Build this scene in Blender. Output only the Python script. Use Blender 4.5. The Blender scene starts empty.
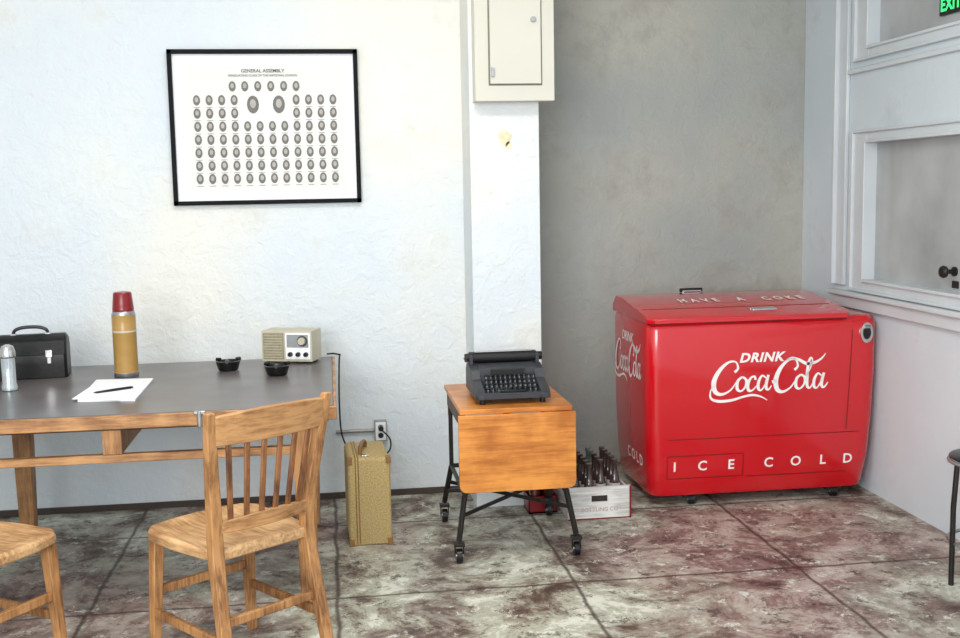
import bpy, bmesh, math, random
from mathutils import Vector, Matrix
random.seed(4)
SC=bpy.context.scene
SC.view_settings.view_transform='Standard'
try: SC.view_settings.look='None'
except Exception: pass
rad=math.radians
# ---------------- camera ----------------
f=1100.0
cam=bpy.data.cameras.new('camera'); co=bpy.data.objects.new('camera',cam); SC.collection.objects.link(co)
cam.sensor_width=36; cam.lens=36*f/960
R=Matrix.Rotation(-rad(7.7),3,'Z')@Matrix.Rotation(rad(90)-math.atan(129/1100),3,'X')@Matrix.Rotation(-rad(1.05),3,'Z')
co.matrix_world=Matrix.Translation((0,0,1.5))@R.to_4x4()
SC.camera=co
# ---------------- materials ----------------
def newmat(name):
    m=bpy.data.materials.new(name); m.use_nodes=True
    nt=m.node_tree; b=nt.nodes['Principled BSDF']; return m,nt,b
def lin(c):
    return tuple(((v/255)/12.92 if v/255<=.04045 else ((v/255+.055)/1.055)**2.4) for v in c)+(1,)
def plain(name,c,rough=.5,metal=0,var=.12,scale=25,coat=0,bump=0,trans=0,stretch=(1,1,1),spec=.5):
    m,nt,b=newmat(name); N=nt.nodes; L=nt.links
    tc=N.new('ShaderNodeTexCoord'); mp=N.new('ShaderNodeMapping'); mp.inputs['Scale'].default_value=stretch
    L.new(tc.outputs['Object'],mp.inputs[0])
    nz=N.new('ShaderNodeTexNoise'); nz.inputs['Scale'].default_value=scale; nz.inputs['Detail'].default_value=5
    L.new(mp.outputs[0],nz.inputs['Vector'])
    rp=N.new('ShaderNodeValToRGB'); col=lin(c)
    rp.color_ramp.elements[0].position=.3; rp.color_ramp.elements[1].position=.7
    rp.color_ramp.elements[0].color=tuple(v*(1-var) for v in col[:3])+(1,)
    rp.color_ramp.elements[1].color=tuple(min(1,v*(1+var)) for v in col[:3])+(1,)
    L.new(nz.outputs['Fac'],rp.inputs[0]); L.new(rp.outputs[0],b.inputs['Base Color'])
    b.inputs['Roughness'].default_value=rough; b.inputs['Metallic'].default_value=metal
    b.inputs['Specular IOR Level'].default_value=spec
    b.inputs['Coat Weight'].default_value=coat; b.inputs['Coat Roughness'].default_value=.08
    b.inputs['Transmission Weight'].default_value=trans
    if bump:
        bp=N.new('ShaderNodeBump'); bp.inputs['Strength'].default_value=bump; bp.inputs['Distance'].default_value=.002
        L.new(nz.outputs['Fac'],bp.inputs['Height']); L.new(bp.outputs[0],b.inputs['Normal'])
    return m
def wood(name,c1,c2,axis=0,rough=.5,scale=6):
    m,nt,b=newmat(name); N=nt.nodes; L=nt.links
    tc=N.new('ShaderNodeTexCoord'); mp=N.new('ShaderNodeMapping')
    s=[14,14,14]; s[axis]=1.2; mp.inputs['Scale'].default_value=s
    L.new(tc.outputs['Object'],mp.inputs[0])
    nz=N.new('ShaderNodeTexNoise'); nz.inputs['Scale'].default_value=scale; nz.inputs['Detail'].default_value=8; nz.inputs['Roughness'].default_value=.65
    L.new(mp.outputs[0],nz.inputs['Vector'])
    n2=N.new('ShaderNodeTexNoise'); n2.inputs['Scale'].default_value=7; n2.inputs['Detail'].default_value=7; L.new(tc.outputs['Object'],n2.inputs['Vector'])
    ad=N.new('ShaderNodeMix'); ad.inputs[0].default_value=.5
    L.new(nz.outputs['Fac'],ad.inputs[2]); L.new(n2.outputs['Fac'],ad.inputs[3])
    rp=N.new('ShaderNodeValToRGB'); rp.color_ramp.elements[0].position=.4; rp.color_ramp.elements[1].position=.58
    rp.color_ramp.elements[0].color=lin(c1); rp.color_ramp.elements[1].color=lin(c2)
    L.new(ad.outputs[0],rp.inputs[0]); L.new(rp.outputs[0],b.inputs['Base Color'])
    b.inputs['Roughness'].default_value=rough
    bp=N.new('ShaderNodeBump'); bp.inputs['Strength'].default_value=.25; bp.inputs['Distance'].default_value=.001
    L.new(nz.outputs['Fac'],bp.inputs['Height']); L.new(bp.outputs[0],b.inputs['Normal'])
    return m
def plaster(name,c1,c2,c3,bump=.5,big=.8,lo=.56,hi=.78):
    m,nt,b=newmat(name); N=nt.nodes; L=nt.links
    tc=N.new('ShaderNodeTexCoord')
    n1=N.new('ShaderNodeTexNoise'); n1.inputs['Scale'].default_value=big; n1.inputs['Detail'].default_value=3
    n2=N.new('ShaderNodeTexNoise'); n2.inputs['Scale'].default_value=3.2; n2.inputs['Detail'].default_value=9; n2.inputs['Roughness'].default_value=.7
    n3=N.new('ShaderNodeTexNoise'); n3.inputs['Scale'].default_value=16; n3.inputs['Detail'].default_value=7; n3.inputs['Roughness'].default_value=.6; n3.inputs['Distortion'].default_value=.8
    for n in (n1,n2,n3): L.new(tc.outputs['Object'],n.inputs['Vector'])
    rp=N.new('ShaderNodeValToRGB'); rp.color_ramp.elements[0].position=.4; rp.color_ramp.elements[1].position=.6
    rp.color_ramp.elements[0].color=lin(c1); rp.color_ramp.elements[1].color=lin(c2)
    L.new(n1.outputs['Fac'],rp.inputs[0])
    mx=N.new('ShaderNodeMix'); mx.data_type='RGBA'
    r2=N.new('ShaderNodeValToRGB'); r2.color_ramp.elements[0].position=lo; r2.color_ramp.elements[1].position=hi
    L.new(n2.outputs['Fac'],r2.inputs[0]); L.new(r2.outputs[0],mx.inputs[0])
    L.new(rp.outputs[0],mx.inputs[6]); mx.inputs[7].default_value=lin(c3)
    L.new(mx.outputs[2],b.inputs['Base Color'])
    b.inputs['Roughness'].default_value=.5
    ad=N.new('ShaderNodeMath'); ad.operation='MULTIPLY_ADD'; ad.inputs[1].default_value=.6
    L.new(n3.outputs['Fac'],ad.inputs[0]); L.new(n2.outputs['Fac'],ad.inputs[2])
    bp=N.new('ShaderNodeBump'); bp.inputs['Strength'].default_value=bump; bp.inputs['Distance'].default_value=.02
    L.new(ad.outputs[0],bp.inputs['Height']); L.new(bp.outputs[0],b.inputs['Normal'])
    return m
def floor_mat():
    m,nt,b=newmat('worn_painted_slate_floor'); N=nt.nodes; L=nt.links
    tc=N.new('ShaderNodeTexCoord'); sp=N.new('ShaderNodeSeparateXYZ'); L.new(tc.outputs['Object'],sp.inputs[0])
    def noise(s,d=8,r=.65,off=0,dist=0):
        n=N.new('ShaderNodeTexNoise'); n.inputs['Scale'].default_value=s; n.inputs['Detail'].default_value=d; n.inputs['Roughness'].default_value=r; n.inputs['Distortion'].default_value=dist
        mp=N.new('ShaderNodeMapping'); mp.inputs['Location'].default_value=(off,off,0); L.new(tc.outputs['Object'],mp.inputs[0]); L.new(mp.outputs[0],n.inputs['Vector']); return n
    def ramp(n,p,c):
        r=N.new('ShaderNodeValToRGB'); e=r.color_ramp.elements
        while len(e)<len(p): e.new(.5)
        for i,(a,cc) in enumerate(zip(p,c)): e[i].position=a; e[i].color=cc if len(cc)==4 else lin(cc)
        L.new(n,r.inputs[0]); return r
    def mix(fac,a,bb):
        x=N.new('ShaderNodeMix'); x.data_type='RGBA'
        L.new(fac,x.inputs[0]); L.new(a,x.inputs[6])
        if isinstance(bb,tuple): x.inputs[7].default_value=bb
        else: L.new(bb,x.inputs[7])
        return x.outputs[2]
    n1=noise(3.4,14,.76,0,.4)
    base=ramp(n1.outputs['Fac'],[.36,.43,.44,.49,.50,.56,.57,.66],[(66,52,44),(104,88,78),(128,118,108),(144,138,126),(166,166,152),(178,180,166),(204,206,194),(220,220,210)])
    n6=noise(3.2,14,.78,21,.4)
    base2=ramp(n6.outputs['Fac'],[.36,.43,.44,.50,.51,.59,.70],[(60,42,40),(96,72,70),(120,98,94),(134,112,106),(158,142,134),(182,172,164),(208,202,196)])
    n3=noise(.9,7,.65,11); rd=ramp(n3.outputs['Fac'],[.46,.58],[(0,0,0),(255,255,255)])
    c=mix(rd.outputs[0],base.outputs[0],base2.outputs[0])
    n2=noise(9,14,.82,5,.2); dk=ramp(n2.outputs['Fac'],[.55,.58],[(0,0,0),(225,225,225)])
    c=mix(dk.outputs[0],c,lin((72,54,46)))
    n5=noise(11,14,.84,3,.2); lt=ramp(n5.outputs['Fac'],[.56,.59],[(0,0,0),(240,240,240)])
    c=mix(lt.outputs[0],c,lin((214,214,204)))
    nw=noise(5,3,.5,2)
    def joint(out,off):
        a=N.new('ShaderNodeMath'); a.operation='ADD'; a.inputs[1].default_value=off; L.new(out,a.inputs[0])
        w=N.new('ShaderNodeMath'); w.operation='MULTIPLY_ADD'; w.inputs[1].default_value=.03; L.new(nw.outputs['Fac'],w.inputs[0]); L.new(a.outputs[0],w.inputs[2])
        d=N.new('ShaderNodeMath'); d.operation='PINGPONG'; d.inputs[1].default_value=.45; L.new(w.outputs[0],d.inputs[0])
        g=N.new('ShaderNodeMapRange'); g.inputs[1].default_value=.003; g.inputs[2].default_value=.012; g.inputs[3].default_value=.8; g.inputs[4].default_value=0
        L.new(d.outputs[0],g.inputs[0]); return g.outputs[0]
    jx=joint(sp.outputs[0],9.0); jy=joint(sp.outputs[1],.5)
    mxm=N.new('ShaderNodeMath'); mxm.operation='MAXIMUM'; L.new(jx,mxm.inputs[0]); L.new(jy,mxm.inputs[1])
    c=mix(mxm.outputs[0],c,lin((58,44,40)))
    L.new(c,b.inputs['Base Color'])
    rr=N.new('ShaderNodeMapRange'); rr.inputs[1].default_value=.35; rr.inputs[2].default_value=.65; rr.inputs[3].default_value=.38; rr.inputs[4].default_value=.68; L.new(n2.outputs['Fac'],rr.inputs[0]); L.new(rr.outputs[0],b.inputs['Roughness'])
    sb=N.new('ShaderNodeMath'); sb.operation='SUBTRACT'; L.new(n1.outputs['Fac'],sb.inputs[0]); L.new(mxm.outputs[0],sb.inputs[1])
    bp=N.new('ShaderNodeBump'); bp.inputs['Strength'].default_value=.3; bp.inputs['Distance'].default_value=.008
    L.new(sb.outputs[0],bp.inputs['Height']); L.new(bp.outputs[0],b.inputs['Normal'])
    return m
M={}
M['wallL']=plaster('plaster_white',(216,225,232),(232,232,226),(208,208,202),bump=.7)
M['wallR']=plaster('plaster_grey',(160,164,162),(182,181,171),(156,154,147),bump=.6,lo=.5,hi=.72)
M['wallS']=plaster('plaster_side',(206,218,226),(218,226,232),(196,204,210),bump=.2)
M['trim']=plain('painted_trim',(208,215,220),.4,var=.05,scale=3)
M['panel']=plain('panel_paint',(210,208,196),.4,var=.03,scale=3)
M['paneld']=plain('panel_gap',(120,118,108),.6)
M['floor']=floor_mat()
M['ceil']=plain('ceiling_paint',(235,235,232),.8)
M['oak']=wood('oak',(116,76,42),(188,138,88),2)
M['oakx']=wood('oak_seat',(152,110,70),(216,176,128),1)
M['oakt']=wood('oak_rim',(128,86,50),(194,146,96),0)
M['spin']=wood('oak_spindle',(88,52,30),(150,100,60),2)
M['maple']=wood('orange_maple',(172,100,38),(218,144,66),0,.34,4)
M['dwood']=wood('dark_wood',(60,40,30),(96,64,42),0)
M['top']=plain('desk_linoleum',(98,92,92),.3,var=.3,scale=4)
M['black']=plain('black_leather',(14,14,16),.42,var=.3,scale=60,bump=.4,spec=.35)
M['bplas']=plain('black_plastic',(14,14,16),.3)
M['frame']=plain('black_frame',(10,11,16),.6,spec=.15)
M['iron']=plain('dark_iron',(40,36,34),.45,.4,var=.3)
M['chrome']=plain('chrome',(205,205,205),.18,1,var=.05)
M['steel']=plain('brushed_steel',(170,172,175),.35,.9)
M['red']=plain('red_enamel',(202,8,24),.2,var=.05,scale=3,coat=.7)
M['redd']=plain('red_groove',(120,4,12),.5)
M['white']=plain('white_letters',(245,240,238),.5,var=.02)
M['paper']=plain('paper',(244,246,250),.8,var=.02)
M['tan']=plain('tan_enamel',(170,134,74),.3,var=.06)
M['cream']=plain('cream_plastic',(190,184,162),.4,var=.05)
M['dcream']=plain('grille_tan',(146,138,114),.6,var=.2,scale=80)
M['rcap']=plain('maroon_plastic',(126,18,26),.3)
M['fade']=plain('faded_print',(190,160,154),.8)
M['tweed']=plain('tweed',(188,164,112),.8,var=.3,scale=160,bump=.4)
M['leather']=plain('tan_leather',(140,102,56),.5,var=.2)
M['type']=plain('crinkle_paint',(50,52,58),.45,var=.25,scale=200,bump=.5)
M['key']=plain('key_tops',(18,18,22),.25)
M['rubber']=plain('platen_rubber',(16,16,18),.6)
M['glassb']=plain('bottle_glass',(66,52,50),.08,var=.4,coat=.5)
M['glassg']=plain('green_bottle_glass',(92,108,98),.08,var=.4,coat=.5)
M['cola']=plain('dark_red_bottle',(84,22,26),.12,var=.3,coat=.5)
M['label']=plain('bottle_label',(190,182,180),.5)
M['crate']=wood('grey_crate_wood',(180,176,172),(226,224,222),0,.7)
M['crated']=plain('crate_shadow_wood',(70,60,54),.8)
M['pic']=plain('photo_grey',(120,118,116),.7,var=.3,scale=300,spec=.2)
M['pic2']=plain('photo_face',(180,176,170),.7,spec=.2)
M['picd']=plain('photo_ink',(80,80,82),.7,spec=.2)
M['pbg']=plain('print_paper',(226,226,224),.6,var=.02,scale=3)
M['greypane']=plain('opaque_grey_glass',(172,176,178),.16,var=.2,scale=3)  # opaque mottled grey in place of the room seen in the glass
M['shaker']=plain('shaker_glass',(190,200,205),.12,.5)
M['grey']=plain('outlet_grey',(150,150,146),.4,.4)
M['stain']=plain('old_paint_stain',(222,214,182),.7,var=.2,scale=30)
gm,gnt,gb=newmat('green_exit_reflection'); gb.inputs['Base Color'].default_value=(.02,.5,.12,1); gb.inputs['Emission Color'].default_value=(.05,.9,.25,1); gb.inputs['Emission Strength'].default_value=1.2; M['green']=gm  # emission imitates green letters reflected in glass, not a lit sign
# ---------------- mesh builder ----------------
class B:
    def __init__(s,name): s.name=name; s.bm=bmesh.new(); s.mats=[]
    def mi(s,m):
        m=M[m]
        if m not in s.mats: s.mats.append(m)
        return s.mats.index(m)
    def face(s,vs,i):
        try: fc=s.bm.faces.new(vs); fc.material_index=i; return fc
        except ValueError: return None
    def poly(s,pts,m): return s.face([s.bm.verts.new(p) for p in pts],s.mi(m))
    def box(s,a,b,m,T=None):
        i=s.mi(m); v=[]
        for z in (a[2],b[2]):
            for x,y in ((a[0],a[1]),(b[0],a[1]),(b[0],b[1]),(a[0],b[1])):
                p=Vector((x,y,z)); v.append(s.bm.verts.new(T@p if T else p))
        for q in ((3,2,1,0),(4,5,6,7),(0,1,5,4),(1,2,6,5),(2,3,7,6),(3,0,4,7)): s.face([v[k] for k in q],i)
    def beam(s,p,q,w,h,m,w2=None,h2=None,up=(0,0,1)):
        p=Vector(p);q=Vector(q);d=(q-p).normalized();u=Vector(up)
        if abs(d.dot(u))>.97: u=Vector((0,1,0))
        x=d.cross(u).normalized(); y=x.cross(d).normalized(); i=s.mi(m); v=[]
        for c,ww,hh in ((p,w,h),(q,w2 or w,h2 or h)):
            for a,b in ((-1,-1),(1,-1),(1,1),(-1,1)): v.append(s.bm.verts.new(c+x*a*ww/2+y*b*hh/2))
        for k in ((3,2,1,0),(4,5,6,7),(0,1,5,4),(1,2,6,5),(2,3,7,6),(3,0,4,7)): s.face([v[j] for j in k],i)
    def tube(s,pts,rs,m,seg=12,cap=True,sub=0):
        P=[Vector(p) for p in pts]
        if not isinstance(rs,(list,tuple)): rs=[rs]*len(P)
        if sub: P,rs=smooth(P,rs,sub)
        i=s.mi(m); rings=[]; px=None
        for k,c in enumerate(P):
            d=(P[min(k+1,len(P)-1)]-P[max(k-1,0)]).normalized()
            if px is None:
                u=Vector((0,0,1)) if abs(d.z)<.9 else Vector((0,1,0)); px=d.cross(u).normalized()
            else:
                px=(px-d*px.dot(d)).normalized()
            py=d.cross(px)
            rings.append([s.bm.verts.new(c+(px*math.cos(t)+py*math.sin(t))*rs[k]) for t in [2*math.pi*j/seg for j in range(seg)]])
        for a,b in zip(rings,rings[1:]):
            for j in range(seg): s.face([a[j],a[(j+1)%seg],b[(j+1)%seg],b[j]],i)
        if cap: s.face(rings[0][::-1],i); s.face(rings[-1],i)
    def lathe(s,c,prof,m,seg=28,T=None,sx=1,sy=1):
        c=Vector(c); rings=[]
        for pr in prof:
            r,z=pr[0],pr[1]; ring=[]
            for j in range(seg):
                t=2*math.pi*j/seg; p=Vector((r*sx*math.cos(t),r*sy*math.sin(t),z))
                if T: p=T@p
                ring.append(s.bm.verts.new(c+p))
            rings.append(ring)
        for k,(a,b) in enumerate(zip(rings,rings[1:])):
            i=s.mi(prof[k+1][2] if len(prof[k+1])>2 else m)
            for j in range(seg): s.face([a[j],a[(j+1)%seg],b[(j+1)%seg],b[j]],i)
        s.face(rings[0][::-1],s.mi(prof[0][2] if len(prof[0])>2 else m)); s.face(rings[-1],s.mi(prof[-1][2] if len(prof[-1])>2 else m))
    def loft(s,secs,m):
        i=s.mi(m); rg=[[s.bm.verts.new(p) for p in sec] for sec in secs]; n=len(rg[0])
        for a,b in zip(rg,rg[1:]):
            for j in range(n): s.face([a[j],a[(j+1)%n],b[(j+1)%n],b[j]],i)
        s.face(rg[0][::-1],i); s.face(rg[-1],i)
    def ribbon(s,pts,ws,m,fn,sub=6):
        P=[Vector((p[0],p[1],0)) for p in pts]; P,W=smooth(P,ws,sub); i=s.mi(m); L=[]
        for k,c in enumerate(P):
            d=(P[min(k+1,len(P)-1)]-P[max(k-1,0)]).normalized(); n=Vector((-d.y,d.x,0))
            L.append((s.bm.verts.new(fn(*(c+n*W[k]/2)[:2])),s.bm.verts.new(fn(*(c-n*W[k]/2)[:2]))))
        for a,b in zip(L,L[1:]): s.face([a[0],a[1],b[1],b[0]],i)
    def text(s,t,size,m,fn,shear=0,sx=1,space=1,align='CENTER',off=.018):
        cu=bpy.data.curves.new('t','FONT'); cu.body=t; cu.size=size; cu.align_x=align; cu.align_y='CENTER'; cu.shear=shear; cu.space_character=space; cu.resolution_u=3; cu.offset=size*off
        ob=bpy.data.objects.new('t',cu); SC.collection.objects.link(ob); bpy.context.view_layer.update()
        me=bpy.data.meshes.new_from_object(ob.evaluated_get(bpy.context.evaluated_depsgraph_get()))
        i=s.mi(m); vs=[s.bm.verts.new(fn(v.co.x*sx,v.co.y)) for v in me.vertices]
        for p in me.polygons: s.face([vs[k] for k in p.vertices],i)
        bpy.data.objects.remove(ob); bpy.data.meshes.remove(me); bpy.data.curves.remove(cu)
    def done(s,bevel=0,loc=None,rz=0,parent=None,smooth_=True,seg=2,recalc=True,sc=1):
        if recalc: bmesh.ops.recalc_face_normals(s.bm,faces=s.bm.faces)
        me=bpy.data.meshes.new(s.name); s.bm.to_mesh(me); s.bm.free()
        for m in s.mats: me.materials.append(m)
        if smooth_: me.shade_smooth(); me.set_sharp_from_angle(angle=rad(38))
        ob=bpy.data.objects.new(s.name,me); SC.collection.objects.link(ob)
        if loc: ob.location=loc
        ob.rotation_euler=(0,0,rz)
        if not isinstance(sc,(tuple,list)): sc=(sc,sc,sc)
        ob.scale=sc
        if bevel:
            md=ob.modifiers.new('bevel','BEVEL'); md.width=bevel; md.segments=seg; md.limit_method='ANGLE'; md.angle_limit=rad(45)
        if parent: ob.parent=parent
        return ob
def smooth(P,W,n):
    oP=[];oW=[]
    for k in range(len(P)-1):
        p0=P[max(k-1,0)];p1=P[k];p2=P[k+1];p3=P[min(k+2,len(P)-1)]
        for j in range(n):
            t=j/n; oP.append(.5*((2*p1)+(p2-p0)*t+(2*p0-5*p1+4*p2-p3)*t*t+(3*p1-p0-3*p2+p3)*t**3)); oW.append(W[k]*(1-t)+W[k+1]*t)
    oP.append(P[-1]); oW.append(W[-1]); return oP,oW
def rrect(x0,x1,y0,y1,r,z,n=5):
    pts=[]
    for cx,cy,a0 in ((x1-r,y0+r,-90),(x1-r,y1-r,0),(x0+r,y1-r,90),(x0+r,y0+r,180)):
        for k in range(n+1):
            a=rad(a0+90*k/n); pts.append(Vector((cx+r*math.cos(a),cy+r*math.sin(a),z)))
    return pts
# ---------------- room ----------------
YL,YR,XW,XL,H=5.35,5.77,2.58,-2.6,3.2
PX0,PX1,PY=.652,.972,5.05
def simple(name,parts,m,bevel=0):
    b=B(name)
    for a,c in parts: b.box(a,c,m)
    return b.done(bevel)
simple('floor',[((XL-.1,-1.2,-.1),(XW+.1,5.9,0))],'floor')
simple('ceiling',[((XL-.1,-1.2,H),(XW+.1,5.9,H+.1))],'ceil')
simple('wall_back',[((XL-.1,YL,0),(PX0+.1,YL+.55,H))],'wallL')
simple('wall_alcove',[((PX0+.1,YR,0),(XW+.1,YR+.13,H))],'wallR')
b=B('wall_pillar'); b.box((PX0,PY,0),(PX1,YR,H),'wallL')
for cx_,cz_,rx_,rz_,ph in ((.812,1.735,.030,.036,1),(.83,1.70,.014,.018,2.2)):
    b.poly([(cx_+rx_*(1+.12*math.sin(3*t+ph)+.08*math.sin(5*t))*math.cos(t),PY-.0008,cz_+rz_*(1+.12*math.sin(4*t+ph)+.08*math.sin(7*t))*math.sin(t)) for t in [2*math.pi*k/40 for k in range(40)]],'stain')
b.done()
simple('wall_left',[((XL-.1,-1.2,0),(XL,YL,H))],'wallL')
b=B('wall_right')
yA,yB=5.045,4.02
b.box((XW,yA,0),(XW+.1,YR,H),'wallS'); b.box((XW,-1.2,0),(XW+.1,yB,H),'wallS')
b.box((XW,yB,0),(XW+.1,yA,.98),'wallS'); b.box((XW,yB,1.74),(XW+.1,yA,2.12),'wallS'); b.box((XW,yB,2.62),(XW+.1,yA,H),'wallS')
b.done()
def wframe(name,z0,z1):
    b=B(name)
    y0,y1=yB,yA
    b.box((XW+.045,y0,z0),(XW+.055,y1,z1),'greypane')
    for w,wv,d,oy,oz in ((.014,.03,.022,-.15,-.055),(.045,.13,.008,-.13,-.045),(.014,.014,.02,-.012,-.005)):
        x0=XW-d; a0,a1,c0,c1=y0+oy,y1-oy,z0+oz,z1-oz
        x1=XW-.0005 if oy<-.1 else XW+.05
        b.box((x0,a0,c0),(x1,a0+wv,c1),'trim'); b.box((x0,a1-wv,c0),(x1,a1,c1),'trim')
        b.box((x0,a0+wv,c0),(x1,a1-wv,c0+w),'trim'); b.box((x0,a0+wv,c1-w),(x1,a1-wv,c1),'trim')
    return b.done(.003)
w1=wframe('window_1',1.025,1.70); w2=wframe('window_2',2.14,2.6)
b=B('trim_1')
b.box((XW-.02,5.24,.99),(XW-.001,5.35,H),'trim'); b.box((XW-.04,5.325,.99),(XW-.001,5.355,H),'trim')
b.box((XW-.018,2.9,2.03),(XW-.001,5.24,2.055),'trim')
b.done(.004)
b=B('trim_2'); b.box((XW-.045,2.9,.94),(XW-.001,5.355,.965),'trim'); b.box((XW-.025,2.9,.88),(XW-.001,5.355,.94),'trim'); b.done(.006)
b=B('door_knob'); b.lathe((XW+.0445,4.34,1.12),[(.02,0),(.02,.01),(.01,.014),(.01,.035),(.024,.045),(.027,.055),(.022,.065),(.008,.07)],'iron',T=Matrix.Rotation(rad(-90),3,'Y')); b.box((XW+.036,4.31,1.05),(XW+.0445,4.35,1.08),'iron'); b.done(parent=w1)
b=B('exit_sign_reflection'); b.box((XW+.03,4.33,2.20),(XW+.0445,4.50,2.28),'iron')  # added box with glowing letters, standing in for a reflection in the transom
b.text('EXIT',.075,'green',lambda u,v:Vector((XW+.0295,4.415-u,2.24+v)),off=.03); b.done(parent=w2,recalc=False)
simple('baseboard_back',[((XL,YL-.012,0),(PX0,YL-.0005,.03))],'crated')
# electrical panel
b=B('electrical_panel')
b.box((.668,4.955,1.895),(1.028,PY-.0005,2.85),'panel')
b.box((.735,4.94,1.97),(.965,4.955,2.80),'panel')
b.box((.728,4.952,1.963),(.972,4.9545,2.807),'paneld')
b.box((.738,4.925,2.0),(.75,4.94,2.04),'steel'); b.tube([(.93,4.925,2.25),(.93,4.94,2.25)],.012,'steel')
b.done(.004)
# ---------------- framed portrait composite ----------------
b=B('framed_class_photograph')
fx0,fx1,fz0,fz1=-.716,.158,1.452,2.170; fy=YL-.0001; w=.02
b.box((fx0,fy-.03,fz0),(fx0+w,fy,fz1),'frame'); b.box((fx1-w,fy-.03,fz0),(fx1,fy,fz1),'frame')
b.box((fx0,fy-.03,fz0),(fx1,fy,fz0+w),'frame'); b.box((fx0,fy-.03,fz1-w),(fx1,fy,fz1),'frame')
b.box((fx0+.01,fy-.01,fz0+.01),(fx1-.01,fy,fz1-.01),'paper')
def U(px): return fx0+(px-170)/190*(fx1-fx0)
def V(py): return fz1-(py-50)/153.5*(fz1-fz0)
b.box((U(187),fy-.0115,V(188)),(U(344),fy-.01,V(66)),'pbg')
def oval(px,py,rx,rz):
    c=(U(px),V(py)); 
    for k,(rr,dy,mm,ox,oz) in enumerate(((1,.0125,'pic',0,0),(.5,.0135,'pic2',0,.12))):
        b.poly([(c[0]+ox+rx*rr*math.cos(t),fy-dy,c[1]+oz*rz+rz*rr*1.1*math.sin(t)) for t in [2*math.pi*j/14 for j in range(14)]],mm)
for px in (233,245.5,258.5,271.5,284.5,297): oval(px,86,.0165,.022)
for r,py in enumerate((99.5,112.5,125.5,138.5,151.5,164.5,177.5)):
    for i in range(12):
        px=197+12.45*i
        if r<2 and 4<=i<=7:
            continue
        oval(px,py,.0165,.022)
        b.box((U(px)-.014,fy-.0122,V(py)-.034),(U(px)+.014,fy-.0115,V(py)-.032),'picd')
oval(253,104,.028,.038); oval(279,104,.028,.038)
b.text('GENERAL ASSEMBLY',.022,'picd',lambda x,y:Vector((U(264)+x,fy-.0125,V(71)+y)))
b.text('GRADUATING CLASS OF THE NATIONAL SCHOOL',.014,'picd',lambda x,y:Vector((U(264)+x,fy-.0125,V(75.5)+y)))
b.done(recalc=False)
# ---------------- cooler ----------------
cx0,cx1,cy0,cy1=1.43,2.56,4.85,5.49
zs=[(.05,.045),(.07,.036),(.2,.018),(.4,.006),(.6,0),(.84,0),(.865,.006),(.88,.02)]
def ins(z):
    for (a,i),(c,j) in zip(zs,zs[1:]):
        if a<=z<=c: return i+(j-i)*(z-a)/(c-a)
    return .03
E=bpy.data.objects.new('beverage_cooler',None); SC.collection.objects.link(E)
b=B('cooler_body')
b.loft([rrect(cx0+i*.7,cx1-i,cy0+i,cy1-i*.3,.065,z,8) for z,i in zs],'red')
b.done(parent=E)
b=B('cooler_lid')
lx0,lx1=cx0+.01,2.42
def lidsec(x,inx): 
    return [(x,4.835+inx,.876),(x,4.835+inx,.896),(x,4.87+inx,.909),(x,5.30,.956),(x,5.44-inx,.956),(x,5.50-inx,.907),(x,5.50-inx,.876)]
b.loft([lidsec(lx0-.012,.03),lidsec(lx0+.02,0),lidsec(lx1-.03,0),lidsec(lx1,.04)],'red')
b.box((lx0+.01,4.855,.868),(lx1-.02,5.47,.878),'redd')
b.box((lx0+.01,5.005,.9225),(lx1-.04,5.012,.9262),'redd')
def lf(x,y): return Vector((1.995+x,5.16+y*1.9,.909+(5.16-4.87)*.1093+y*1.9*.1093+.0035))
b.text('HAVE  A  COKE',.054,'white',lf,sx=1.0,space=1.8,off=.03)
b.box((1.95,4.925,.913),(2.08,4.975,.925),'chrome'); b.tube([(1.955,4.915,.918),(2.075,4.915,.918)],.008,'chrome')
b.box((1.80,5.47,.93),(1.90,5.51,.965),'chrome'); b.tube([(1.79,5.49,.965),(1.91,5.49,.965)],.01,'iron')
b.done(.003,parent=E)
b=B('cooler_trim')
def ff(x,z,o=.0022): return Vector((x,cy0+ins(z)-o,z))
def strip(x0,z0,x1,z1,w,m='redd',o=.0015):
    n=8; 
    for k in range(n):
        a=k/n;c=(k+1)/n; X0=x0+(x1-x0)*a;X1=x0+(x1-x0)*c;Z0=z0+(z1-z0)*a;Z1=z0+(z1-z0)*c
        if abs(x1-x0)>abs(z1-z0): b.poly([ff(X0,Z0-w/2,o),ff(X1,Z1-w/2,o),ff(X1,Z1+w/2,o),ff(X0,Z0+w/2,o)],m)
        else: b.poly([ff(X0-w/2,Z0,o),ff(X0+w/2,Z0,o),ff(X1+w/2,Z1,o),ff(X1-w/2,Z1,o)],m)
strip(2.425,.86,2.405,.34,.004); strip(1.53,.325,2.47,.325,.004)
for (x0,x1) in ((1.53,1.90),):
    strip(x0,.135,x1,.135,.004); strip(x0,.245,x1,.245,.004); strip(x0,.135,x0,.245,.004); strip(x1,.135,x1,.245,.004)
strip(1.92,.13,2.42,.13,.004)
for t,x in zip('ICECOLD',(1.565,1.70,1.84,2.025,2.16,2.295,2.42)):
    b.text(t,.066,'white',lambda u,v,x=x:ff(x+u,.192+v))
b.text('DRINK',.060,'white',lambda u,v:ff(1.975+u,.700+v),shear=.25,sx=1.1,space=1.1,off=.035)
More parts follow.
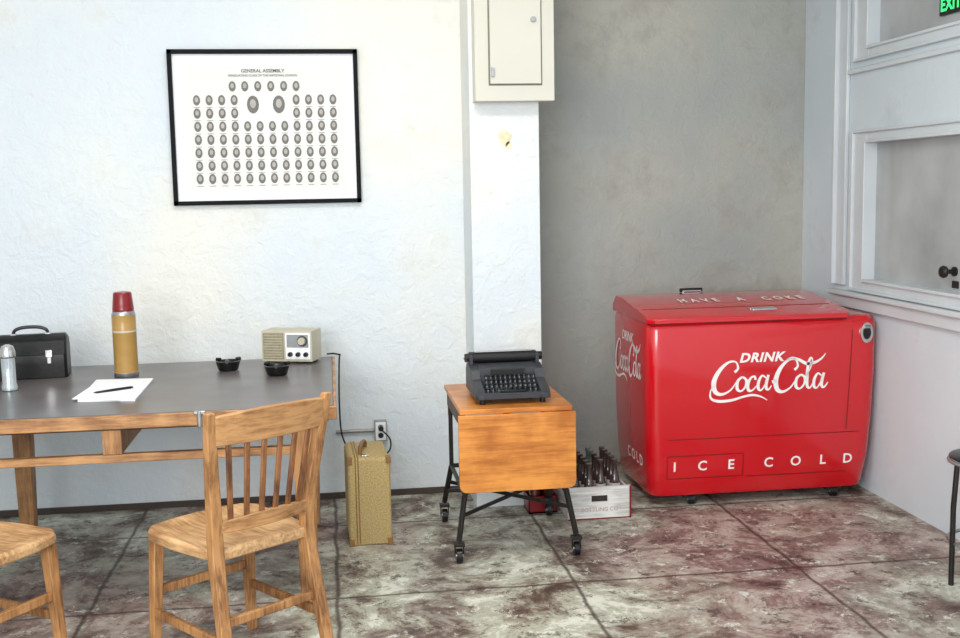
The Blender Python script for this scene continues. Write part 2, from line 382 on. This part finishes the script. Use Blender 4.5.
LOGO=[([(25,25),(28.5,29),(26,35.5),(18,35),(9,27),(3.5,16),(5,6),(12,3),(21,7),(27,15)],[3,2.5,1.6,2.6,4.4,5.6,5,3,1.8,1.2]),
([(4,14),(0,6),(1,-1),(9,-4),(22,-3.5),(34,-.5),(44,1),(53,-1),(60,-5)],[.8,1.6,2.6,3.2,3,2.4,2.6,1.8,.6]),
([(33,20),(28.5,16),(28,8),(32,5.5),(36.5,10),(37,17),(33,20)],[2.2,3.2,3.6,2,2.2,2.8,2.2]),
([(37,17),(41,16)],[1.2,1.2]),
([(47,16.5),(46,20),(42,18.5),(39,12),(40,6),(44,6),(49,11)],[3,2,2.4,3.8,3.4,1.8,1.2]),
([(58,18),(54,20.5),(50.5,15),(50,8),(53,5.5),(57,11),(59.5,19)],[1.6,2,3.4,3.6,1.8,1.6,1.6]),
([(60.5,21),(58.5,13),(58.5,7.5),(61,6),(64,10)],[3,3.6,3.4,2,1.1]),
([(64.5,13.5),(69.5,15)],[3.6,3.4]),
([(88,25),(91.5,29),(89,35.5),(81,35),(73,27),(68.5,16),(70,6),(76,3),(84,7),(89,14)],[3,2.5,1.6,2.6,4.4,5.6,5,3,1.8,1.2]),
([(78,34.5),(85,37.5),(93,35),(101,31),(110,32),(117,36),(121,41)],[.8,2,3.2,3.6,3,2,.6]),
([(95,20),(90.5,16),(90,8),(94,5.5),(98.5,10),(99,17),(95,20)],[2.2,3.2,3.6,2,2.2,2.8,2.2]),
([(99,15),(104,24),(107,33),(105.5,37),(103,32),(101.5,18),(102,8),(105,6),(108,11)],[.9,1.1,1.4,1.8,3.2,3.8,3.4,2,1.2]),
([(117,18),(113,20.5),(109.5,15),(109,8),(112,5.5),(116,11),(118.5,19)],[1.6,2,3.4,3.6,1.8,1.6,1.6]),
([(119.5,21),(117.5,13),(117.5,7.5),(120,6),(124,11)],[3,3.6,3.4,2,1.1])]
s=.575/124
for P,W in LOGO: b.ribbon(P,[w_*.92 for w_ in W],'white',lambda x,y:ff(1.73+x*s,.520+y*s,.0026))
def sf(y,z): return Vector((cx0+ins(z)*.7-.0026,y,z))
s2=.47/124
for P,W in LOGO: b.ribbon(P,W,'white',lambda x,y:sf(5.42-x*s2,.575+y*s2*1.25))
b.text('DRINK',.065,'white',lambda u,v:sf(5.19-u,.775+v),shear=.2)
b.text('COLD',.075,'white',lambda u,v:sf(5.10-u,.20+v),space=1.5)
for r0,r1,z0,z1,m in ((.036,.036,0,.012,'chrome'),(.024,.022,.012,.016,'iron')):
    b.lathe((2.492,cy0+.004,.80),[(r0,z0),(r1,z1)],m,T=Matrix.Rotation(rad(90),3,'X')@Matrix.Diagonal((.85,1.35,1)))
b.tube([(2.477,cy0-.012,.828),(2.507,cy0-.012,.828)],.008,'chrome')
b.done(parent=E,recalc=False,smooth_=False)
b=B('cooler_casters')
for x in (1.66,2.37):
    for y in (4.93,5.40):
        b.box((x-.04,y-.03,.035),(x+.04,y+.03,.052),'iron'); b.tube([(x-.014,y-.02,.024),(x+.014,y-.02,.024)],.024,'bplas',16)
        b.box((x-.02,y-.025,.02),(x-.015,y-.005,.04),'steel'); b.box((x+.015,y-.025,.02),(x+.02,y-.005,.04),'steel')
b.done(parent=E)
# ---------------- desk ----------------
b=B('office_desk')
tx0,tx1,ty0,ty1=-1.72,.005,3.875,5.08
b.box((tx0+.012,ty0+.012,.722),(tx1-.012,ty1-.012,.75),'top')
b.box((tx0,ty0,.70),(tx1,ty0+.012,.748),'oakt'); b.box((tx0,ty1-.012,.705),(tx1,ty1,.748),'oakt')
b.box((tx0,ty0+.012,.705),(tx0+.012,ty1-.012,.748),'oakt'); b.box((tx1-.012,ty0+.012,.705),(tx1,ty1-.012,.748),'oakt')
b.box((tx0+.03,ty0+.03,.69),(tx1-.03,ty1-.03,.722),'dwood')
for x in (-.115,-1.36):
    for y in (3.935,4.96): b.beam((x,y,.70),(x,y,0),.085,.075,'oak',.06,.06)
b.box((-1.36,3.915,.572),(-.10,3.945,.602),'oakt'); b.box((-1.34,4.94,.60),(-.10,4.97,.69),'dwood')
b.box((-1.36,3.93,.60),(-1.33,4.96,.69),'dwood'); b.box((-.12,3.93,.60),(-.09,4.96,.69),'dwood')
b.box((-.81,3.91,.602),(-.745,4.90,.695),'oak')
b.tube([(-.47,3.873,.695),(-.47,3.873,.752)],.009,'steel'); b.box((-.49,3.868,.74),(-.45,3.88,.753),'steel')
b.done(.003)
# ---------------- chairs ----------------
def chair(name,loc,rz,sc=1):
    b=B(name)
    def outline(z,g):
        pts=[(-.17+g,-.025+g),(.17-g,-.025+g),(.205-g,.03+g),(.225-g,.22),(.225-g,.36-g),(.19-g,.41-g),(.10,.43-g),(0,.435-g),(-.10,.43-g),(-.19+g,.41-g),(-.225+g,.36-g),(-.225+g,.22),(-.205+g,.03+g)]
        return [Vector((x,y,z)) for x,y in pts]
    b.loft([outline(.408,.02),outline(.415,.004),outline(.44,0),outline(.45,.008),outline(.447,.05),outline(.441,.10)],'oakx')
    for sg in (-1,1):
        pts=[(sg*.205,-.10,0),(sg*.195,-.055,.2),(sg*.185,-.012,.42),(sg*.190,-.018,.55),(sg*.212,-.05,.72),(sg*.232,-.085,.88)]
        P,W=smooth([Vector(p) for p in pts],[.036,.04,.044,.042,.038,.03],5)
        secs=[]
        for c,wd in zip(P,W): secs.append([c+Vector((a*wd/2,bb*wd/2*.9,0)) for a,bb in ((-1,-1),(1,-1),(1,1),(-1,1))])
        b.loft(secs,'oak')
        b.beam((sg*.185,.37,.41),(sg*.205,.39,0),.042,.042,'oak',.03,.03)
        b.beam((sg*.198,.37,.17),(sg*.197,-.05,.17),.02,.03,'oak'); 
    b.beam((-.2,.38,.24),(.2,.38,.24),.02,.03,'oak'); b.beam((-.195,-.045,.23),(.195,-.045,.23),.02,.028,'oak')
    def rail(z0,z1,hw0,y0,y1,bow,t):
        secs=[]; n=10
        for k in range(n+1):
            u=-1+2*k/n; dy=-bow*(1-u*u); x=u*hw0
            up=.012*(1-u*u)
            secs.append([Vector((x,y0+dy-t/2,z0)),Vector((x,y0+dy+t/2,z0)),Vector((x,y1+dy+t/2,z1+up)),Vector((x,y1+dy-t/2,z1+up))])
        b.loft(secs,'oakt')
    rail(.775,.865,.222,-.062,-.082,.03,.024)
    rail(.50,.535,.187,-.016,-.02,.03,.02)
    for k in range(6):
        u=(-1+2*(k+.5)/6)*.93; bow=-.03*(1-u*u)
        b.beam((u*.175,-.018+bow,.53),(u*.205,-.062+bow,.78),.011,.02,'spin',up=(1,0,0))
    o=b.done(.004,loc=loc,rz=rz,sc=(sc,sc,1)); return o
chair('wooden_side_chair',(-.24,3.36,0),rad(38),.91)
chair('wooden_side_chair.001',(-1.30,3.60,0),rad(-125),.93)
# ---------------- typewriter table ----------------
b=B('typewriter_table')
b.box((.49,4.28,.61),(.948,4.88,.63),'maple')
x0,x1=.482,.958; r=.03
pts=[(x0,.61),(x0,.295+r)]+[(x0+r-r*math.cos(rad(a)),.295+r-r*math.sin(rad(a))) for a in (30,60,90)]+[(x1-r+r*math.sin(rad(a)),.295+r-r*math.cos(rad(a))) for a in (0,30,60,90)]+[(x1,.61)]
b.loft([[Vector((x,4.258,z)) for x,z in pts],[Vector((x,4.276,z)) for x,z in pts]],'maple')
b.box((.50,4.30,.54),(.515,4.86,.61),'dwood'); b.box((.925,4.30,.54),(.94,4.86,.61),'dwood')
b.box((.50,4.82,.50),(.94,4.835,.61),'dwood')
for x,xf in ((.51,.478),(.93,.962)):
    for y,yf in ((4.33,4.29),(4.82,4.86)):
        b.beam((x,y,.61),(x,y,.25),.018,.018,'iron'); b.beam((x,y,.27),(xf,yf,.09),.018,.018,'iron')
        b.box((xf-.022,yf-.018,.07),(xf+.022,yf+.018,.085),'iron')
        b.tube([(xf-.012,yf,.03),(xf+.012,yf,.03)],.03,'bplas',18); b.tube([(xf-.018,yf,.03),(xf+.018,yf,.03)],.01,'steel',10)
        b.beam((xf-.017,yf,.075),(xf-.017,yf,.03),.004,.02,'iron'); b.beam((xf+.017,yf,.075),(xf+.017,yf,.03),.004,.02,'iron')
    b.beam((x,4.33,.27),(x,4.82,.27),.014,.018,'iron')
b.beam((.51,4.82,.27),(.93,4.82,.27),.014,.018,'iron')
b.beam((.50,4.34,.18),(.94,4.82,.18),.01,.016,'iron'); b.beam((.94,4.34,.195),(.50,4.82,.195),.01,.016,'iron')
b.beam((.49,4.84,.15),(.95,4.84,.15),.012,.016,'iron')
b.beam((.515,4.33,.27),(.74,4.60,.55),.01,.016,'iron'); b.beam((.925,4.33,.27),(.72,4.60,.55),.01,.016,'iron')
b.done(.002)
# ---------------- typewriter ----------------
b=B('typewriter')
def sec(x,g=0): return [(x,g,.02),(x,g,.035),(x,.02+g,.05),(x,.13,.075),(x,.15,.105),(x,.20,.118),(x,.27,.118),(x,.31-g,.09),(x,.31-g,.02)]
b.loft([sec(0,.01),sec(.012),sec(.04)],'type'); b.loft([sec(.27),sec(.298),sec(.31,.01)],'type')
b.box((.03,.005,.02),(.28,.03,.042),'type'); b.box((.03,.02,.02),(.28,.16,.04),'rubber')
b.loft([[(x,.145,.03),(x,.15,.11),(x,.20,.12),(x,.27,.12),(x,.31,.09),(x,.31,.02)] for x in (.035,.275)],'type')
b.box((.085,.135,.06),(.225,.15,.108),'rubber')
for r in range(4):
    n=11-(r==0)
    for k in range(n):
        x=.045+(k+.5)*(.22/n)+r*.002; y=.035+r*.028; z=.052+r*.011
        b.lathe((x,y,z),[(.0085,0),(.0092,.003),(.0085,.006)],'key',10)
        b.beam((x,y,.035),(x,y,z),.004,.004,'steel')
b.box((.10,.012,.044),(.21,.026,.052),'key')
b.tube([(.012,.24,.14),(.298,.24,.14)],.019,'rubber',20)
b.tube([(-.012,.24,.14),(.012,.24,.14)],.016,'bplas',16); b.tube([(.298,.24,.14),(.322,.24,.14)],.016,'bplas',16)
b.box((.01,.26,.12),(.30,.275,.158),'type'); b.box((.005,.21,.118),(.02,.285,.152),'type'); b.box((.29,.21,.118),(.305,.285,.152),'type')
b.tube([(.03,.235,.162),(.28,.235,.162)],.004,'chrome'); b.tube([(.005,.22,.13),(-.02,.19,.145),(-.03,.14,.15)],.004,'chrome',8,sub=4)
b.box((.12,.149,.085),(.19,.1515,.098),'steel')
for x in (.03,.28):
    for y in (.03,.28): b.tube([(x,y,0),(x,y,.022)],.012,'rubber')
b.done(.002,loc=(.566,4.35,.630),sc=(1,1.1,1.13))
# ---------------- crate ----------------
def bottle(b,c,g,lab=True):
    l='label' if lab else g
    b.lathe(c,[(.024,0,g),(.028,.01,g),(.026,.05,g),(.028,.09,g),(.026,.10,l),(.026,.125,l),(.02,.15,g),(.012,.18,g),(.011,.215,g),(.014,.22,g),(.014,.235,g)],g,12)
b=B('bottle_crate')
x0,x1,y0,y1=1.03,1.325,4.76,5.18
def hole_side(y):
    b.box((x0,y,.0),(x1,y+.012,.08),'crate'); b.box((x0,y,.11),(x1,y+.012,.15),'crate')
    b.box((x0,y,.08),(x0+.11,y+.012,.11),'crate'); b.box((x1-.11,y,.08),(x1,y+.012,.11),'crate')
hole_side(y0); hole_side(y1-.012)
for x in (x0,x1-.010): b.box((x,y0+.012,.005),(x+.010,y1-.012,.07),'crate'); b.box((x,y0+.012,.075),(x+.010,y1-.012,.13),'crate')
b.box((x0+.01,y0+.012,.003),(x1-.01,y1-.012,.012),'crated')
b.box((x0+.11,y0+.025,.06),(x1-.11,y0+.028,.12),'crated')
b.text('BOTTLING CO',.026,'fade',lambda u,v:Vector(((x0+x1)/2+u,y0-.001,.045+v)))
b.box((x0+.0,y0-.0015,.0),(x0+.008,y0,.15),'fade'); b.box((x1-.008,y0-.0015,.0),(x1,y0,.15),'rcap'); b.box((x0,y0-.0015,0),(x1,y0,.006),'rcap')
for i in range(4):
    for j in range(6):
        if (i,j) in ((3,0),(2,0)) : continue
        bottle(b,(x0+.045+i*.068,y0+.055+j*.062,.012),random.choice(['glassb','glassb','glassg']))
b.done(.0)
b=B('bottle_carrier')
x0,x1,y0,y1=.875,1.01,4.90,5.03
b.box((x0,y0,0),(x1,y1,.008),'rcap'); b.box((x0,y0,.0),(x1,y0+.004,.08),'rcap'); b.box((x0,y1-.004,.0),(x1,y1,.08),'rcap')
b.box((x0,y0,0),(x0+.004,y1,.08),'rcap'); b.box((x1-.004,y0,0),(x1,y1,.08),'rcap'); 
for i in range(2):
    for j in range(2): 
        b.lathe((x0+.036+i*.063,y0+.034+j*.062,.009),[(.024,0),(.027,.01),(.025,.06),(.027,.09),(.02,.12),(.012,.145),(.013,.17)],'cola',12)
b.done()
# ---------------- suitcase ----------------
b=B('suitcase')
b.loft([[Vector((p.x,y,p.y)) for p in rrect(0+g,.185-g,0+g,.38-g,.02,0,4)] for y,g in ((0,.008),(.008,0),(.322,0),(.33,.008))],'tweed')
for x in (.03,.042): b.box((x,-.002,.01),(x+.005,.332,.382),'leather')
b.box((-.003,-.004,-0),(.02,.03,.03),'leather');b.box((.165,-.004,0),(.188,.03,.03),'leather')
b.box((-.003,-.004,.355),(.02,.03,.383),'leather');b.box((.165,-.004,.355),(.188,.03,.383),'leather')
b.tube([(.06,.08,.38),(.06,.09,.405),(.075,.15,.417),(.09,.21,.405),(.09,.22,.38)],.009,'leather',10,sub=5)
for y in (.04,.26): b.box((.06,y-.015,.378),(.095,y+.015,.387),'chrome')
b.done(.003,loc=(.044,4.575,.001),rz=rad(2),sc=(.97,1,1))
# ---------------- desk items ----------------
Z=.7505
b=B('thermos_bottle')
b.lathe((0,0,0),[(.05,0,'steel'),(.053,.004,'steel'),(.053,.02,'steel'),(.0505,.022,'tan'),(.0505,.19,'tan'),(.0515,.192,'cream'),(.0515,.198,'cream'),(.0505,.2,'tan'),(.0505,.262,'tan'),(.051,.264,'steel'),(.046,.278,'steel'),(.044,.282,'rcap'),(.046,.285,'rcap'),(.044,.30,'rcap'),(.044,.302,'rcap'),(.039,.352,'rcap'),(.036,.358,'rcap'),(.025,.36,'rcap')],'tan',36)
b.done(loc=(-.862,4.72,Z),sc=(.96,.96,.99))
b=B('lunch_bag')
b.loft([[Vector((x,p.x,p.y)) for p in ([Vector((-.07+g,0)),Vector((.07-g,0)),Vector((.075-g,.06)),Vector((.072-g,.12)),Vector((.05-g,.155)),Vector((.02,.172-g)),Vector((-.02,.172-g)),Vector((-.05+g,.155)),Vector((-.072+g,.12)),Vector((-.075+g,.06))])] for x,g in ((-.15,.012),(-.14,0),(.14,0),(.15,.012))],'black')
b.box((-.145,-.079,.095),(.145,-.07,.15),'black')
b.box((-.13,-.078,.10),(.13,-.072,.104),'bplas')
for x in (-.07,.08):
    b.box((x-.014,-.084,.085),(x+.014,-.077,.115),'chrome'); b.box((x-.009,-.081,.06),(x+.009,-.074,.09),'steel')
b.tube([(-.07,0,.165),(-.065,0,.188),(-.03,0,.20),(.03,0,.20),(.065,0,.188),(.07,0,.165)],.007,'bplas',10,sub=5)
for x in (-.07,.07): b.box((x-.012,-.012,.163),(x+.012,.012,.177),'chrome')
b.done(.003,loc=(-1.26,4.81,Z),rz=rad(6),sc=(.97,1,1.05))
b=B('sugar_shaker')
b.lathe((0,0,0),[(.026,0),(.03,.004),(.03,.02),(.026,.03),(.026,.13),(.03,.135,'chrome'),(.03,.155,'chrome'),(.022,.175,'chrome'),(.008,.182,'chrome')],'shaker',20)
b.done(loc=(-1.265,4.48,Z))
for k,(x,y) in enumerate(((-.45,4.78),(-.235,4.60))):
    b=B('ashtray')
    b.lathe((0,0,0),[(.036,0),(.042,.004),(.05,.03),(.052,.04),(.046,.042),(.04,.03),(.03,.012),(.004,.010)],'bplas',30)
    for a in (30,150,270):
        b.tube([(.038*math.cos(rad(a)),.038*math.sin(rad(a)),.044),(.058*math.cos(rad(a)),.058*math.sin(rad(a)),.044)],.008,'bplas',8)
    b.done(loc=(x,y,Z))
b=B('table_radio')
b.box((0,0,.008),(.225,.125,.14),'cream')
b.box((.008,-.004,.018),(.10,0,.132),'dcream')
for k in range(9): b.box((.012,-.006,.024+k*.0118),(.096,-.004,.0265+k*.0118),'cream')
b.box((.108,-.004,.018),(.218,0,.132),'paper'); b.box((.115,-.006,.07),(.212,-.004,.125),'steel')
T=Matrix.Rotation(rad(90),3,'X')
b.lathe((.185,-.005,.098),[(.024,0),(.022,.006)],'picd',20,T); b.lathe((.185,-.008,.098),[(.017,0),(.015,.016)],'cream',20,T)
for x in (.13,.165,.2): b.lathe((x,-.004,.04),[(.011,0),(.009,.014)],'bplas',14,T)
for x in (.02,.205):
    for y in (.02,.105): b.tube([(x,y,0),(x,y,.009)],.008,'bplas')
b.done(.006,loc=(-.315,4.945,Z),rz=rad(-19),sc=(1.04,1,1.03))
b=B('notepad')
b.loft([[Vector((x,y,z)) for x,y in ((-.94,4.16),(-.73,4.13),(-.735,4.60),(-.965,4.62))] for z in (Z,Z+.007)],'paper')
b.loft([[Vector((x,y,z)) for x,y in ((-.965,4.18),(-.785,4.12),(-.755,4.52),(-.945,4.58))] for z in (Z+.0072,Z+.009)],'paper')
b.done()
b=B('fountain_pen')
b.tube([(-.905,4.27,Z+.0135),(-.895,4.275,Z+.0135),(-.84,4.31,Z+.0145),(-.785,4.35,Z+.0145),(-.775,4.356,Z+.0145)],[.0015,.004,.005,.005,.003],'bplas',10)
b.done()
# ---------------- outlet + cord ----------------
b=B('wall_outlet')
b.box((.187,YL-.04,.285),(.247,YL-.0005,.385),'grey'); b.box((.192,YL-.044,.29),(.242,YL-.04,.38),'paper')
for z in (.315,.355):
    b.lathe((.217,YL-.044,z),[(.014,0),(.013,.003)],'bplas',16,T)
b.tube([(.0,YL-.012,.335),(.187,YL-.012,.335)],.009,'grey',10)
b.done(.003)
b=B('power_cord')
b.tube([(.03,5.13,.748),(.025,5.16,.70),(.02,5.16,.50),(.03,5.2,.34),(.08,5.24,.25),(.17,5.26,.22),(.25,5.27,.24),(.26,5.275,.30),(.217,5.28,.35)],.004,'bplas',8,sub=6)
b.tube([(-.03,5.11,.756),(.0,5.12,.756),(.03,5.13,.748)],.004,'bplas',8)
b.tube([(.217,5.30,.355),(.217,5.27,.355)],.013,'bplas',12)
b.done()
# ---------------- tubular stool ----------------
b=B('tubular_metal_stool')
c=Vector((2.41,3.70,0)); rr=.15
b.lathe(c+Vector((0,0,.47)),[(rr-.01,0,'bplas'),(rr,.006,'bplas'),(rr,.012,'bplas'),(rr-.015,.018,'bplas')],'bplas',32)
b.tube([c+Vector((rr*math.cos(t),rr*math.sin(t),.465)) for t in [2*math.pi*k/24 for k in range(25)]],.008,'steel',8,cap=False)
for a in (0,90,180,270):
    d=Vector((math.cos(rad(a)),math.sin(rad(a)),0))
    b.tube([c+d*.14+Vector((0,0,.46)),c+d*.15+Vector((0,0,.3)),c+d*.15],.01,'iron',10)
b.tube([c+Vector((.145*math.cos(t),.145*math.sin(t),.16)) for t in [2*math.pi*k/24 for k in range(25)]],.007,'steel',8,cap=False)
b.done()
# ---------------- light ----------------
W=bpy.data.worlds.new('world'); SC.world=W; W.use_nodes=True
bg=W.node_tree.nodes['Background']; bg.inputs[0].default_value=(.82,.91,1,1); bg.inputs[1].default_value=1.45
def area(name,loc,tgt,sx,sy,e,c):
    l=bpy.data.lights.new(name,'AREA'); l.shape='RECTANGLE'; l.size=sx; l.size_y=sy; l.energy=e; l.color=c
    o=bpy.data.objects.new(name,l); SC.collection.objects.link(o); o.location=loc
    o.rotation_euler=(Vector(tgt)-Vector(loc)).to_track_quat('-Z','Y').to_euler(); return o
area('window_light',(-1.3,-.9,2.0),(0.2,5,.9),2.0,1.8,155,(1,.99,.97))
area('ceiling_light',(.2,3.0,3.12),(.2,3.0,0),1.2,.5,48,(1,.95,.86))
